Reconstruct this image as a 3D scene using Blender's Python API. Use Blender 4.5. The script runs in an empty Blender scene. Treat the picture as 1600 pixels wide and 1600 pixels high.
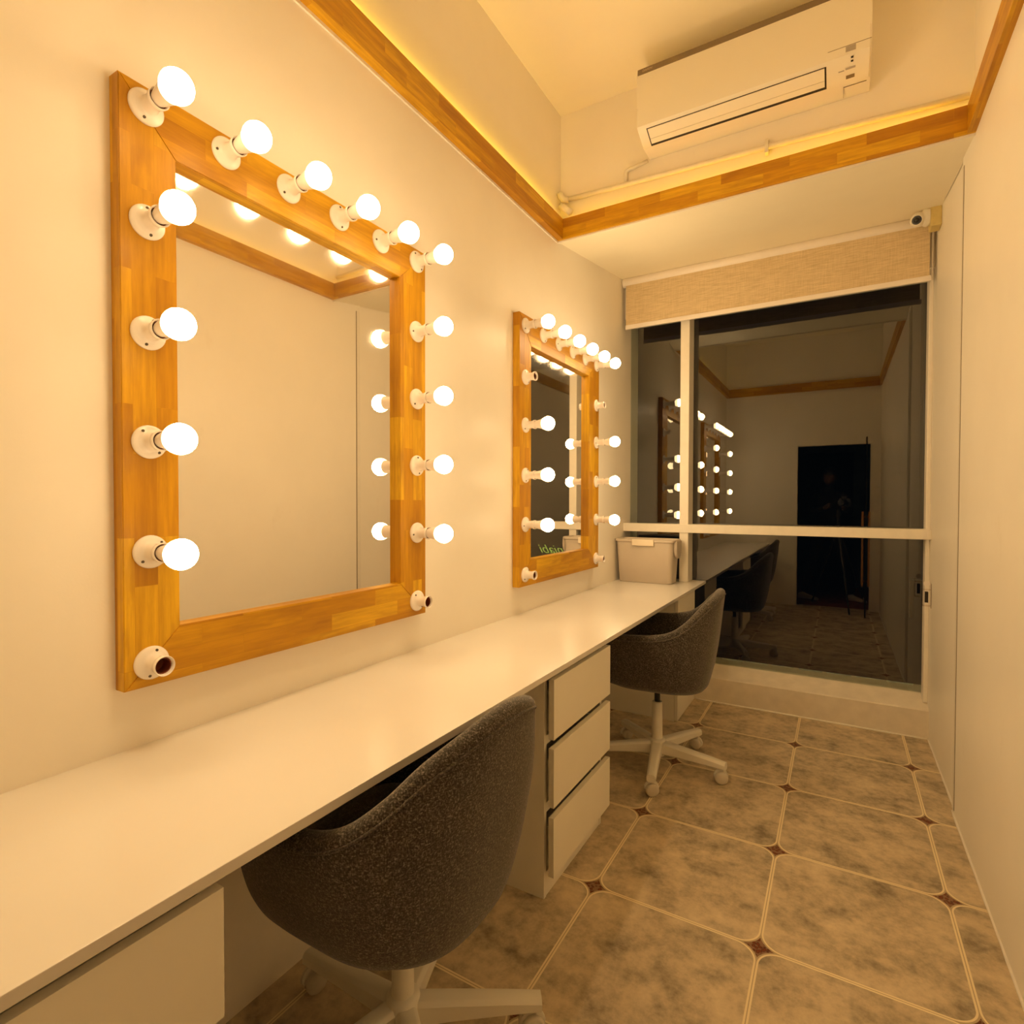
import bpy, bmesh, math, random
from mathutils import Vector, Matrix

random.seed(7)
SC = bpy.context.scene
COL = SC.collection
PI = math.pi

# ------------------------------------------------------------------ camera
CAMX, CAMY, CAMZ = 1.2625, 0.0, 1.26
YAW, PITCH, ROLL, FPX = 0.5309, 0.0180, 0.0017, 868.72
F = Vector((-math.sin(YAW) * math.cos(PITCH), math.cos(YAW) * math.cos(PITCH), -math.sin(PITCH)))
R0 = Vector((math.cos(YAW), math.sin(YAW), 0))
U0 = R0.cross(F)
Rv = R0 * math.cos(ROLL) + U0 * math.sin(ROLL)
Uv = U0 * math.cos(ROLL) - R0 * math.sin(ROLL)
cam_data = bpy.data.cameras.new('camera')
cam = bpy.data.objects.new('camera', cam_data)
COL.objects.link(cam)
M = Matrix.Identity(4)
for i in range(3):
    M[i][0], M[i][1], M[i][2] = Rv[i], Uv[i], -F[i]
    M[i][3] = (CAMX, CAMY, CAMZ)[i]
cam.matrix_world = M
cam_data.sensor_fit = 'HORIZONTAL'
cam_data.sensor_width = 36.0
cam_data.lens = 36.0 * FPX / 1600.0
cam_data.clip_start = 0.02
cam_data.clip_end = 100
SC.camera = cam

# ------------------------------------------------------------------ world, exposure, lamp strengths
world = bpy.data.worlds.new('night')
SC.world = world
world.use_nodes = True
world.node_tree.nodes['Background'].inputs[0].default_value = (0.25, 0.35, 0.5, 1)
world.node_tree.nodes['Background'].inputs[1].default_value = 0.004
SC.view_settings.view_transform = 'Standard'
SC.view_settings.look = 'None'
SC.view_settings.gamma = 1.0
SC.view_settings.use_curve_mapping = False
SC.view_settings.exposure = 0.0
BULB_COL = (1.0, 0.70, 0.355)
BULB_STR = 70.0        # LED lamps throw most of their light forward
BULB_BACK = 10.0
LED_COL = (1.0, 0.60, 0.008)
LED_STR = 34.0
SC.cycles.max_bounces = 12
SC.cycles.diffuse_bounces = 8
SC.cycles.glossy_bounces = 6
SC.cycles.transparent_max_bounces = 12
SC.cycles.caustics_reflective = True
SC.cycles.use_denoising = True
SC.cycles.sample_clamp_indirect = 6.0

# ------------------------------------------------------------------ materials
def new_mat(name):
    m = bpy.data.materials.new(name)
    m.use_nodes = True
    return m, m.node_tree, m.node_tree.nodes['Principled BSDF']

def N(nt, t, **kw):
    n = nt.nodes.new(t)
    for k, v in kw.items():
        if k.startswith('i_'):
            n.inputs[int(k[2:])].default_value = v
        else:
            setattr(n, k, v)
    return n

def math_n(nt, op, a, b=None, c=None, clamp=False):
    n = nt.nodes.new('ShaderNodeMath'); n.operation = op; n.use_clamp = clamp
    for i, v in enumerate((a, b, c)):
        if v is None: continue
        if isinstance(v, (int, float)): n.inputs[i].default_value = v
        else: nt.links.new(v, n.inputs[i])
    return n.outputs[0]

def mixc(nt, fac, a, b, mode='MIX'):
    n = nt.nodes.new('ShaderNodeMix'); n.data_type = 'RGBA'; n.blend_type = mode
    for sock, v in ((n.inputs[0], fac), (n.inputs[6], a), (n.inputs[7], b)):
        if isinstance(v, tuple): sock.default_value = v if len(v) == 4 else (*v, 1)
        elif isinstance(v, (int, float)): sock.default_value = v
        else: nt.links.new(v, sock)
    return n.outputs[2]

def ramp(nt, fac, stops):
    n = nt.nodes.new('ShaderNodeValToRGB')
    el = n.color_ramp.elements
    el[0].position, el[0].color = stops[0][0], (*stops[0][1], 1)
    el[1].position, el[1].color = stops[-1][0], (*stops[-1][1], 1)
    for p, c in stops[1:-1]:
        e = el.new(p); e.color = (*c, 1)
    nt.links.new(fac, n.inputs[0])
    return n.outputs[0]

def coords(nt, kind='Object', scale=(1, 1, 1)):
    tc = nt.nodes.new('ShaderNodeTexCoord')
    mp = nt.nodes.new('ShaderNodeMapping')
    mp.inputs['Scale'].default_value = scale
    nt.links.new(tc.outputs[kind], mp.inputs[0])
    return mp.outputs[0]

def noise(nt, vec, scale, detail=3, rough=0.5):
    n = nt.nodes.new('ShaderNodeTexNoise')
    n.inputs['Scale'].default_value = scale
    n.inputs['Detail'].default_value = detail
    n.inputs['Roughness'].default_value = rough
    nt.links.new(vec, n.inputs['Vector'])
    return n.outputs[0]

def bump(nt, bsdf, h, strength=0.1, dist=0.002):
    b = nt.nodes.new('ShaderNodeBump')
    b.inputs['Strength'].default_value = strength
    b.inputs['Distance'].default_value = dist
    nt.links.new(h, b.inputs['Height'])
    nt.links.new(b.outputs[0], bsdf.inputs['Normal'])

def plain(name, col, rough=0.5, metal=0.0, spec=0.5, var=0.05, scale=8.0, bmp=0.0, bscale=150):
    """procedural paint / plastic: base colour with a faint noise of its own"""
    m, nt, b = new_mat(name)
    v = coords(nt)
    f = noise(nt, v, scale, 4)
    dark = tuple(c * (1 - var) for c in col)
    lite = tuple(min(1, c * (1 + var)) for c in col)
    nt.links.new(ramp(nt, f, [(0.3, dark), (0.7, lite)]), b.inputs['Base Color'])
    b.inputs['Roughness'].default_value = rough
    b.inputs['Metallic'].default_value = metal
    b.inputs['Specular IOR Level'].default_value = spec
    if bmp:
        bump(nt, b, noise(nt, v, bscale, 3), bmp)
    return m

def emit(name, col, strength):
    m = bpy.data.materials.new(name); m.use_nodes = True
    nt = m.node_tree; nt.nodes.clear()
    e = nt.nodes.new('ShaderNodeEmission'); o = nt.nodes.new('ShaderNodeOutputMaterial')
    e.inputs[0].default_value = (*col, 1); e.inputs[1].default_value = strength
    nt.links.new(e.outputs[0], o.inputs[0])
    return m

def wall_mat(name, col, smudge=0.5):
    m, nt, b = new_mat(name)
    v = coords(nt)
    big = noise(nt, v, 1.6, 5, 0.6)
    c = ramp(nt, big, [(0.3, tuple(x * 0.95 for x in col)), (0.6, col)])
    v2 = coords(nt, scale=(1, 1, 0.55))
    sm = noise(nt, v2, 5.5, 6, 0.62)
    mask = math_n(nt, 'MULTIPLY', math_n(nt, 'SUBTRACT', sm, 0.66, clamp=True), 3.0 * smudge, clamp=True)
    c = mixc(nt, mask, c, tuple(x * f for x, f in zip(col, (0.72, 0.66, 0.6))))
    nt.links.new(c, b.inputs['Base Color'])
    b.inputs['Roughness'].default_value = 0.42
    b.inputs['Specular IOR Level'].default_value = 0.35
    bump(nt, b, noise(nt, v, 220, 2), 0.06)
    return m

def wood_mat():
    m, nt, b = new_mat('finger_jointed_golden_wood')
    tc = nt.nodes.new('ShaderNodeTexCoord')
    br = nt.nodes.new('ShaderNodeTexBrick')
    br.offset = 0.37; br.offset_frequency = 2
    br.inputs['Color1'].default_value = (0, 0, 0, 1)
    br.inputs['Color2'].default_value = (1, 1, 1, 1)
    br.inputs['Mortar'].default_value = (0.35, 0.35, 0.35, 1)
    br.inputs['Scale'].default_value = 1.0
    br.inputs['Mortar Size'].default_value = 0.0004
    br.inputs['Brick Width'].default_value = 0.27
    br.inputs['Row Height'].default_value = 0.045
    nt.links.new(tc.outputs['UV'], br.inputs['Vector'])
    mp = nt.nodes.new('ShaderNodeMapping'); mp.inputs['Scale'].default_value = (5, 70, 1)
    nt.links.new(tc.outputs['UV'], mp.inputs[0])
    addv = nt.nodes.new('ShaderNodeVectorMath'); addv.operation = 'MULTIPLY_ADD'
    nt.links.new(br.outputs[0], addv.inputs[0]); addv.inputs[1].default_value = (7, 13, 5)
    nt.links.new(mp.outputs[0], addv.inputs[2])
    grain = noise(nt, addv.outputs[0], 1.0, 5, 0.65)
    mp2 = nt.nodes.new('ShaderNodeMapping'); mp2.inputs['Scale'].default_value = (4, 14, 1)
    nt.links.new(tc.outputs['UV'], mp2.inputs[0])
    add2 = nt.nodes.new('ShaderNodeVectorMath'); add2.operation = 'MULTIPLY_ADD'
    nt.links.new(br.outputs[0], add2.inputs[0]); add2.inputs[1].default_value = (3, 5, 9)
    nt.links.new(mp2.outputs[0], add2.inputs[2])
    fig = noise(nt, add2.outputs[0], 1.3, 3, 0.6)
    block = ramp(nt, br.outputs[0], [(0.0, (0.52, 0.24, 0.005)), (0.5, (0.67, 0.345, 0.007)), (1.0, (0.80, 0.47, 0.016))])
    c = mixc(nt, ramp(nt, grain, [(0.35, (0, 0, 0)), (0.7, (1, 1, 1))]), mixc(nt, 0.45, block, (0.27, 0.10, 0.002)), block)
    c = mixc(nt, ramp(nt, fig, [(0.5, (0, 0, 0)), (0.75, (0.55, 0.55, 0.55))]), c, (0.30, 0.115, 0.005))
    nt.links.new(c, b.inputs['Base Color'])
    b.inputs['Roughness'].default_value = 0.42
    b.inputs['Specular IOR Level'].default_value = 0.4
    bump(nt, b, grain, 0.12, 0.001)
    return m

def tile_mat():
    x0, y0, tx, ty = 0.586, 1.693, 0.4948, 0.5103
    m, nt, b = new_mat('stone_look_floor_tiles')
    geo = nt.nodes.new('ShaderNodeNewGeometry')
    sp = nt.nodes.new('ShaderNodeSeparateXYZ'); nt.links.new(geo.outputs['Position'], sp.inputs[0])
    def cell(s, o, t):
        q = math_n(nt, 'DIVIDE', math_n(nt, 'SUBTRACT', s, o), t)
        fl = math_n(nt, 'FLOOR', q)
        fr = math_n(nt, 'SUBTRACT', q, fl)
        p = math_n(nt, 'MULTIPLY', math_n(nt, 'SUBTRACT', fr, 0.5), t)
        return math_n(nt, 'ABSOLUTE', p), fl, fr
    ax, ix, fx = cell(sp.outputs[0], x0, tx)
    ay, iy, fy = cell(sp.outputs[1], y0, ty)
    rad = 0.062
    qx = math_n(nt, 'SUBTRACT', ax, tx / 2 - rad)
    qy = math_n(nt, 'SUBTRACT', ay, ty / 2 - rad)
    mx = math_n(nt, 'MAXIMUM', qx, 0.0); my = math_n(nt, 'MAXIMUM', qy, 0.0)
    ln = math_n(nt, 'SQRT', math_n(nt, 'ADD', math_n(nt, 'MULTIPLY', mx, mx), math_n(nt, 'MULTIPLY', my, my)))
    ins = math_n(nt, 'MINIMUM', math_n(nt, 'MAXIMUM', qx, qy), 0.0)
    d = math_n(nt, 'SUBTRACT', math_n(nt, 'ADD', ln, ins), rad)
    cmb = nt.nodes.new('ShaderNodeCombineXYZ')
    nt.links.new(math_n(nt, 'ADD', math_n(nt, 'MULTIPLY', ix, 3.7), sp.outputs[0]), cmb.inputs[0])
    nt.links.new(math_n(nt, 'ADD', math_n(nt, 'MULTIPLY', iy, 5.3), sp.outputs[1]), cmb.inputs[1])
    n1 = noise(nt, cmb.outputs[0], 7.2, 9, 0.70)
    n2 = noise(nt, cmb.outputs[0], 30, 5, 0.6)
    mixn = math_n(nt, 'ADD', math_n(nt, 'MULTIPLY', n1, 0.75), math_n(nt, 'MULTIPLY', n2, 0.25))
    stone = ramp(nt, mixn, [(0.35, (0.22, 0.185, 0.135)), (0.45, (0.42, 0.35, 0.245)), (0.54, (0.59, 0.485, 0.335)), (0.68, (0.74, 0.62, 0.43))])
    # the two fine cream lines that edge every tile, and the thin grout joint between them
    line = math_n(nt, 'MULTIPLY', math_n(nt, 'GREATER_THAN', d, -0.0062), math_n(nt, 'LESS_THAN', d, -0.0012))
    c = mixc(nt, line, stone, (0.86, 0.74, 0.50))
    c = mixc(nt, math_n(nt, 'GREATER_THAN', d, -0.0012), c, (0.50, 0.40, 0.25))
    # rust red cabochon inset at every corner
    vor = nt.nodes.new('ShaderNodeTexVoronoi'); vor.inputs['Scale'].default_value = 95
    nt.links.new(geo.outputs['Position'], vor.inputs['Vector'])
    cab = ramp(nt, vor.outputs['Distance'], [(0.22, (0.22, 0.05, 0.02)), (0.42, (0.09, 0.025, 0.014)), (0.62, (0.26, 0.15, 0.09))])
    c = mixc(nt, math_n(nt, 'GREATER_THAN', d, 0.0035), c, cab)
    nt.links.new(c, b.inputs['Base Color'])
    b.inputs['Roughness'].default_value = 0.4
    b.inputs['Specular IOR Level'].default_value = 0.3
    joint = math_n(nt, 'MULTIPLY', math_n(nt, 'GREATER_THAN', d, -0.0012), -1.0)
    bump(nt, b, math_n(nt, 'ADD', joint, math_n(nt, 'MULTIPLY', n2, 0.5)), 0.25, 0.0015)
    return m

def fabric_mat(name, dark, lite, scale=330):
    m, nt, b = new_mat(name)
    v = coords(nt, scale=(1, 1, 0.75))
    n1 = noise(nt, v, scale, 2, 0.6)
    n2 = noise(nt, coords(nt, scale=(1, 1, 3.0)), scale * 0.45, 2, 0.6)
    f = math_n(nt, 'ADD', math_n(nt, 'MULTIPLY', n1, 0.6), math_n(nt, 'MULTIPLY', n2, 0.4))
    nt.links.new(ramp(nt, f, [(0.44, dark), (0.55, tuple(a * 0.7 + c * 0.3 for a, c in zip(dark, lite))), (0.64, lite)]), b.inputs['Base Color'])
    b.inputs['Roughness'].default_value = 0.95
    b.inputs['Specular IOR Level'].default_value = 0.1
    b.inputs['Sheen Weight'].default_value = 0.35
    b.inputs['Sheen Roughness'].default_value = 0.5
    bump(nt, b, f, 0.6, 0.002)
    return m

def linen_mat():
    m, nt, b = new_mat('beige_linen_blind_fabric')
    a = noise(nt, coords(nt, scale=(1, 1, 30)), 14, 4, 0.6)
    c = noise(nt, coords(nt, scale=(40, 1, 1)), 14, 3, 0.6)
    f = math_n(nt, 'ADD', math_n(nt, 'MULTIPLY', a, 0.65), math_n(nt, 'MULTIPLY', c, 0.35))
    nt.links.new(ramp(nt, f, [(0.38, (0.54, 0.42, 0.24)), (0.6, (0.76, 0.62, 0.40))]), b.inputs['Base Color'])
    b.inputs['Roughness'].default_value = 0.85
    bump(nt, b, f, 0.3, 0.001)
    return m

def mirror_mat():
    m = bpy.data.materials.new('silvered_mirror_glass'); m.use_nodes = True
    nt = m.node_tree; nt.nodes.clear()
    out = nt.nodes.new('ShaderNodeOutputMaterial')
    g1 = nt.nodes.new('ShaderNodeBsdfGlossy'); g1.inputs['Roughness'].default_value = 0.0
    g1.inputs[0].default_value = (0.90, 0.88, 0.84, 1)
    g2 = nt.nodes.new('ShaderNodeBsdfGlossy'); g2.inputs['Roughness'].default_value = 0.12
    g2.inputs[0].default_value = (0.90, 0.88, 0.84, 1)
    geo = nt.nodes.new('ShaderNodeNewGeometry')
    sp = nt.nodes.new('ShaderNodeSeparateXYZ'); nt.links.new(geo.outputs['Position'], sp.inputs[0])
    # a film of wiping smears, heavier on the upper part of the glass
    h = math_n(nt, 'MULTIPLY', math_n(nt, 'SUBTRACT', sp.outputs[2], 1.70, clamp=True), 3.2, clamp=True)
    mp = nt.nodes.new('ShaderNodeMapping'); mp.inputs['Scale'].default_value = (1, 3, 9)
    mp.inputs['Rotation'].default_value = (0.6, 0, 0)
    nt.links.new(geo.outputs['Position'], mp.inputs[0])
    n = noise(nt, mp.outputs[0], 3.0, 4, 0.6)
    fac = math_n(nt, 'MULTIPLY', math_n(nt, 'MULTIPLY', h, n), 0.9, clamp=True)
    mix = nt.nodes.new('ShaderNodeMixShader')
    nt.links.new(fac, mix.inputs[0]); nt.links.new(g1.outputs[0], mix.inputs[1]); nt.links.new(g2.outputs[0], mix.inputs[2])
    nt.links.new(mix.outputs[0], out.inputs[0])
    return m

def glass_mat(name='night_window_glass', ior=2.15, tint=(0.86, 0.9, 0.88), smudge=True):
    m = bpy.data.materials.new(name); m.use_nodes = True
    nt = m.node_tree; nt.nodes.clear()
    out = nt.nodes.new('ShaderNodeOutputMaterial')
    tr = nt.nodes.new('ShaderNodeBsdfTransparent'); tr.inputs[0].default_value = (*tint, 1)
    gl = nt.nodes.new('ShaderNodeBsdfGlossy'); gl.inputs['Roughness'].default_value = 0.0
    gl.inputs[0].default_value = (0.95, 0.95, 0.92, 1)
    fr = nt.nodes.new('ShaderNodeFresnel'); fr.inputs[0].default_value = ior
    mix = nt.nodes.new('ShaderNodeMixShader')
    g = nt.nodes.new('ShaderNodeNewGeometry')
    fac = math_n(nt, 'MULTIPLY', fr.outputs[0], math_n(nt, 'SUBTRACT', 1.0, g.outputs['Backfacing']))
    nt.links.new(fac, mix.inputs[0]); nt.links.new(tr.outputs[0], mix.inputs[1]); nt.links.new(gl.outputs[0], mix.inputs[2])
    nt.links.new(mix.outputs[0], out.inputs[0])
    return m

M_WALL = wall_mat('cream_painted_wall', (0.91, 0.865, 0.78))
M_CEIL = wall_mat('cream_painted_ceiling', (0.92, 0.86, 0.69), 0.2)
M_WOOD = wood_mat()
M_TILE = tile_mat()
M_WHITE = plain('white_melamine', (0.88, 0.85, 0.75), 0.38, var=0.02, scale=3)
M_TOP = plain('white_laminate_worktop', (0.76, 0.735, 0.70), 0.24, var=0.015, scale=3)
M_FRAME = plain('white_window_frame_paint', (0.84, 0.80, 0.72), 0.4, var=0.03, scale=20, bmp=0.1, bscale=40)
M_SOCK = plain('white_socket_plastic', (0.86, 0.80, 0.74), 0.22, var=0.01)
M_SCREW = plain('dark_screw_recess', (0.10, 0.08, 0.06), 0.4, metal=0.6)
M_CONT = plain('red_brown_socket_contact', (0.22, 0.05, 0.02), 0.4, metal=0.3)
M_BULB = emit('lit_bulb_dome', BULB_COL, BULB_STR)
M_BULB_BACK = emit('lit_bulb_shoulder', BULB_COL, BULB_BACK)
M_LED = emit('amber_led_strip', LED_COL, LED_STR)
M_MIRROR = mirror_mat()
M_GLASS = glass_mat()
M_FAB = fabric_mat('charcoal_melange_fabric', (0.030, 0.026, 0.022), (0.25, 0.215, 0.18))
M_PIPE = fabric_mat('charcoal_piping_fabric', (0.05, 0.042, 0.036), (0.22, 0.19, 0.16))
M_CHAIRW = plain('cream_white_powder_coat', (0.80, 0.77, 0.68), 0.4, var=0.02)
M_BLACK = plain('black_metal', (0.012, 0.011, 0.010), 0.35, var=0.2)
M_RUBBER = plain('grey_caster_tread', (0.62, 0.57, 0.48), 0.5, var=0.05)
M_AC = plain('ivory_air_conditioner_plastic', (0.84, 0.80, 0.70), 0.35, var=0.02, scale=3)
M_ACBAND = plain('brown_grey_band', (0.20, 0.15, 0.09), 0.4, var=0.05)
M_ACDARK = plain('dark_outlet_slot', (0.02, 0.014, 0.010), 0.6)
M_ACGREY = plain('grey_display_window', (0.42, 0.38, 0.34), 0.3)
M_BOX = plain('beige_grey_storage_plastic', (0.56, 0.49, 0.41), 0.4, var=0.02)
M_CLIP = plain('pale_beige_clip_plastic', (0.78, 0.68, 0.54), 0.4, var=0.02)
M_PIPEW = plain('cream_pvc_conduit', (0.80, 0.75, 0.62), 0.4, var=0.05, scale=25)
M_LINEN = linen_mat()
M_BLINDW = plain('white_blind_metal', (0.86, 0.80, 0.74), 0.3, var=0.02)
M_YBOX = plain('aged_yellow_plastic', (0.62, 0.50, 0.20), 0.45, var=0.08, scale=20)
M_SEAL = plain('pale_green_silicone_smear', (0.24, 0.30, 0.27), 0.5, var=0.3, scale=30)
M_CLOTH = plain('black_cloth', (0.010, 0.009, 0.009), 0.95, var=0.3, scale=30)
M_SKIN = plain('skin', (0.09, 0.048, 0.03), 0.7)
M_SHOE = plain('off_white_shoe_canvas', (0.62, 0.56, 0.48), 0.7)
M_CARPET = plain('dark_red_corridor_floor', (0.22, 0.05, 0.03), 0.7, var=0.3, scale=12)
M_CORR = plain('dark_teal_grey_corridor_paint', (0.20, 0.27, 0.27), 0.7, var=0.1)
M_HANDLE = plain('orange_wood_door_handle', (0.55, 0.26, 0.07), 0.4, var=0.1, scale=20)
M_CLEAR = glass_mat('clear_plastic', 1.5, (0.93, 0.9, 0.88))
M_PLASTER = plain('rough_cement_sill_paint', (0.78, 0.72, 0.62), 0.6, var=0.06, scale=15, bmp=0.3, bscale=30)

# ------------------------------------------------------------------ builders
def link(name, me, mat, parent=None):
    o = bpy.data.objects.new(name, me)
    COL.objects.link(o)
    if mat is not None:
        for mm in (mat if isinstance(mat, (list, tuple)) else [mat]):
            me.materials.append(mm)
    if parent is not None:
        o.parent = parent
    return o

def from_bm(name, bm, mat, parent=None, smooth=False, angle=None):
    bmesh.ops.recalc_face_normals(bm, faces=bm.faces)
    me = bpy.data.meshes.new(name)
    bm.to_mesh(me); bm.free()
    if smooth:
        for p in me.polygons: p.use_smooth = True
        if angle is not None:
            try: me.set_sharp_from_angle(angle=math.radians(angle))
            except Exception: pass
    return link(name, me, mat, parent)

def add_box(bm, a, b, bev=0.0, seg=2, mi=0):
    t = bmesh.new()
    v = [t.verts.new((x, y, z)) for x in (a[0], b[0]) for y in (a[1], b[1]) for z in (a[2], b[2])]
    for f in ((0, 1, 3, 2), (4, 6, 7, 5), (0, 4, 5, 1), (2, 3, 7, 6), (0, 2, 6, 4), (1, 5, 7, 3)):
        t.faces.new([v[i] for i in f])
    if bev:
        bmesh.ops.bevel(t, geom=list(t.edges), offset=bev, segments=seg, affect='EDGES', profile=0.6)
    merge(bm, t, mi)

def merge(bm, t, mi=0, mat=None):
    if mat is not None: bmesh.ops.transform(t, matrix=mat, verts=t.verts)
    bmesh.ops.recalc_face_normals(t, faces=t.faces)
    mp = {v: bm.verts.new(v.co) for v in t.verts}
    for f in t.faces:
        try:
            nf = bm.faces.new([mp[v] for v in f.verts]); nf.material_index = mi
        except ValueError: pass
    t.free()

def box(name, a, b, mat, parent=None, bev=0.0, seg=2):
    bm = bmesh.new(); add_box(bm, a, b, bev, seg)
    return from_bm(name, bm, mat, parent)

def boxes(name, lst, mat, parent=None, bev=0.0):
    bm = bmesh.new()
    for a, b in lst: add_box(bm, a, b, bev)
    return from_bm(name, bm, mat, parent)

AX = {'X': Matrix(((0, 0, 1), (1, 0, 0), (0, 1, 0))).to_4x4(), 'Z': Matrix.Identity(4),
      'Y': Matrix(((0, 1, 0), (0, 0, 1), (1, 0, 0))).to_4x4()}

def add_lathe(bm, prof, seg=32, axis='Z', origin=(0, 0, 0), mi=0, rot=None, squash=None):
    """prof: list of (along, radius)"""
    t = bmesh.new()
    rings = []
    for h, r in prof:
        if r <= 1e-6: rings.append([t.verts.new((0, 0, h))])
        else: rings.append([t.verts.new((r * math.cos(2 * PI * k / seg), r * math.sin(2 * PI * k / seg), h)) for k in range(seg)])
    for A, B in zip(rings, rings[1:]):
        for k in range(seg):
            k2 = (k + 1) % seg
            if len(A) == 1 and len(B) == 1: continue
            if len(A) == 1: t.faces.new((A[0], B[k], B[k2]))
            elif len(B) == 1: t.faces.new((A[k], B[0], A[k2]))
            else: t.faces.new((A[k], B[k], B[k2], A[k2]))
    mat = Matrix.Translation(origin) @ (rot.to_4x4() if rot is not None else AX[axis])
    merge(bm, t, mi, mat)

def add_tube(bm, pts, r, seg=10, mi=0, closed=False):
    pts = [Vector(p) for p in pts]
    t = bmesh.new(); rings = []
    n = len(pts); prev = None
    for i, p in enumerate(pts):
        if closed: d = pts[(i + 1) % n] - pts[i - 1]
        elif i == 0: d = pts[1] - p
        elif i == n - 1: d = p - pts[-2]
        else: d = (pts[i + 1] - p).normalized() + (p - pts[i - 1]).normalized()
        d.normalize()
        if prev is None:
            a = d.orthogonal().normalized()
        else:
            a = (prev - d * prev.dot(d)).normalized()
        prev = a; b = d.cross(a)
        rr = r[i] if isinstance(r, (list, tuple)) else r
        rings.append([t.verts.new(p + (a * math.cos(2 * PI * k / seg) + b * math.sin(2 * PI * k / seg)) * rr) for k in range(seg)])
    pairs = list(zip(rings, rings[1:]))
    if closed: pairs.append((rings[-1], rings[0]))
    for A, B in pairs:
        for k in range(seg):
            k2 = (k + 1) % seg
            t.faces.new((A[k], A[k2], B[k2], B[k]))
    if not closed:
        t.faces.new(rings[0]); t.faces.new(rings[-1])
    merge(bm, t, mi)

def add_prism(bm, poly, lo, hi, axis='X', mi=0, bev=0.0):
    """poly in the two other axes, extruded along axis; axis X: poly=(y,z), Y: (x,z), Z: (x,y)"""
    t = bmesh.new()
    def mk(p, h):
        return {'X': (h, p[0], p[1]), 'Y': (p[0], h, p[1]), 'Z': (p[0], p[1], h)}[axis]
    A = [t.verts.new(mk(p, lo)) for p in poly]; B = [t.verts.new(mk(p, hi)) for p in poly]
    n = len(poly)
    t.faces.new(A); t.faces.new(B[::-1])
    for i in range(n): t.faces.new((A[i], A[(i + 1) % n], B[(i + 1) % n], B[i]))
    if bev: bmesh.ops.bevel(t, geom=list(t.edges), offset=bev, segments=2, affect='EDGES')
    merge(bm, t, mi)

def wood_uv(o, axis, off=None):
    """plank coordinates in metres: u along the board, v across it"""
    me = o.data
    uv = me.uv_layers.new(name='UVMap')
    off = random.uniform(0, 9) if off is None else off
    oth = [i for i in range(3) if i != axis]
    for l in me.loops:
        c = me.vertices[l.vertex_index].co
        uv.data[l.index].uv = (c[axis] + off, c[oth[0]] + c[oth[1]] + off * 0.0 + 0.013)

def empty(name, loc=(0, 0, 0), rz=0.0):
    o = bpy.data.objects.new(name, None); COL.objects.link(o)
    o.location = loc; o.rotation_euler = (0, 0, rz); o.empty_display_size = 0.1
    return o

def tag(o, label=None, cat=None, group=None, kind=None):
    if label: o['label'] = label
    if cat: o['category'] = cat
    if group: o['group'] = group
    if kind: o['kind'] = kind
    return o

def structure(o, label=None):
    o['kind'] = 'structure'
    if label: o['label'] = label
    return o

# ------------------------------------------------------------------ room shell
XR, XF = 1.677, 1.688       # right wall: nearer board, farther plaster
YW, YG = 3.650, 3.790       # front of the window wall, glass plane
YA = 2.645                  # tray wall carrying the air conditioner
ZC = 3.257                  # tray ceiling
YB = -0.05                  # wall behind the photographer

structure(box('floor', (-0.1, YB - 0.1, -0.1), (1.85, 3.95, 0), M_TILE), 'grey stone-look floor tiles with rust cabochon corners')
structure(box('wall_left', (-0.12, YB - 0.1, 0), (0, 3.95, 3.40), M_WALL), 'cream wall carrying the two mirrors')
bm = bmesh.new()
add_prism(bm, [(XR, YB - 0.1), (XR, 2.848), (XR + 0.004, 2.854), (XF, 2.854), (XF, 3.95), (1.80, 3.95), (1.80, YB - 0.1)], 0, 3.40, 'Z')
structure(from_bm('wall_right', bm, M_WALL), 'plain cream wall on the right')
bm = bmesh.new()
add_box(bm, (0, YA, 2.665), (XF, YA + 0.08, ZC))
add_box(bm, (0, 3.668, 2.50), (XF, 3.90, 2.95))
structure(from_bm('wall_back', bm, M_WALL), 'cream wall above the window')
bm = bmesh.new()
add_prism(bm, [(YW, 0), (YW, 0.150), (YW + 0.006, 0.156), (YG + 0.02, 0.213), (3.93, 0.213), (3.93, 0)], 0, XF, 'X')
low = structure(from_bm('baseboard_back', bm, M_PLASTER), 'low painted kerb with a sloping sill under the window')
# wall behind the photographer with its doorway
DX0, DX1, DZ = 0.816, 1.590, 1.955
structure(boxes('wall_front', [((0, YB - 0.1, 0), (DX0, YB, 3.40)), ((DX1, YB - 0.1, 0), (XR, YB, 3.40)), ((DX0, YB - 0.1, DZ), (DX1, YB, 3.40))], M_WALL), 'cream wall with the doorway')
bm = bmesh.new()
add_box(bm, (0, YB, ZC), (XF, YA + 0.08, ZC + 0.12))
add_prism(bm, [(2.6135, 2.600), (3.668, 2.757), (3.668, 2.80), (2.6455, 2.66), (2.6455, 2.621), (2.6135, 2.621)], 0, XF, 'X')
structure(from_bm('ceiling', bm, M_CEIL), 'cream tray ceiling and the sloping soffit before the window')

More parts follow.
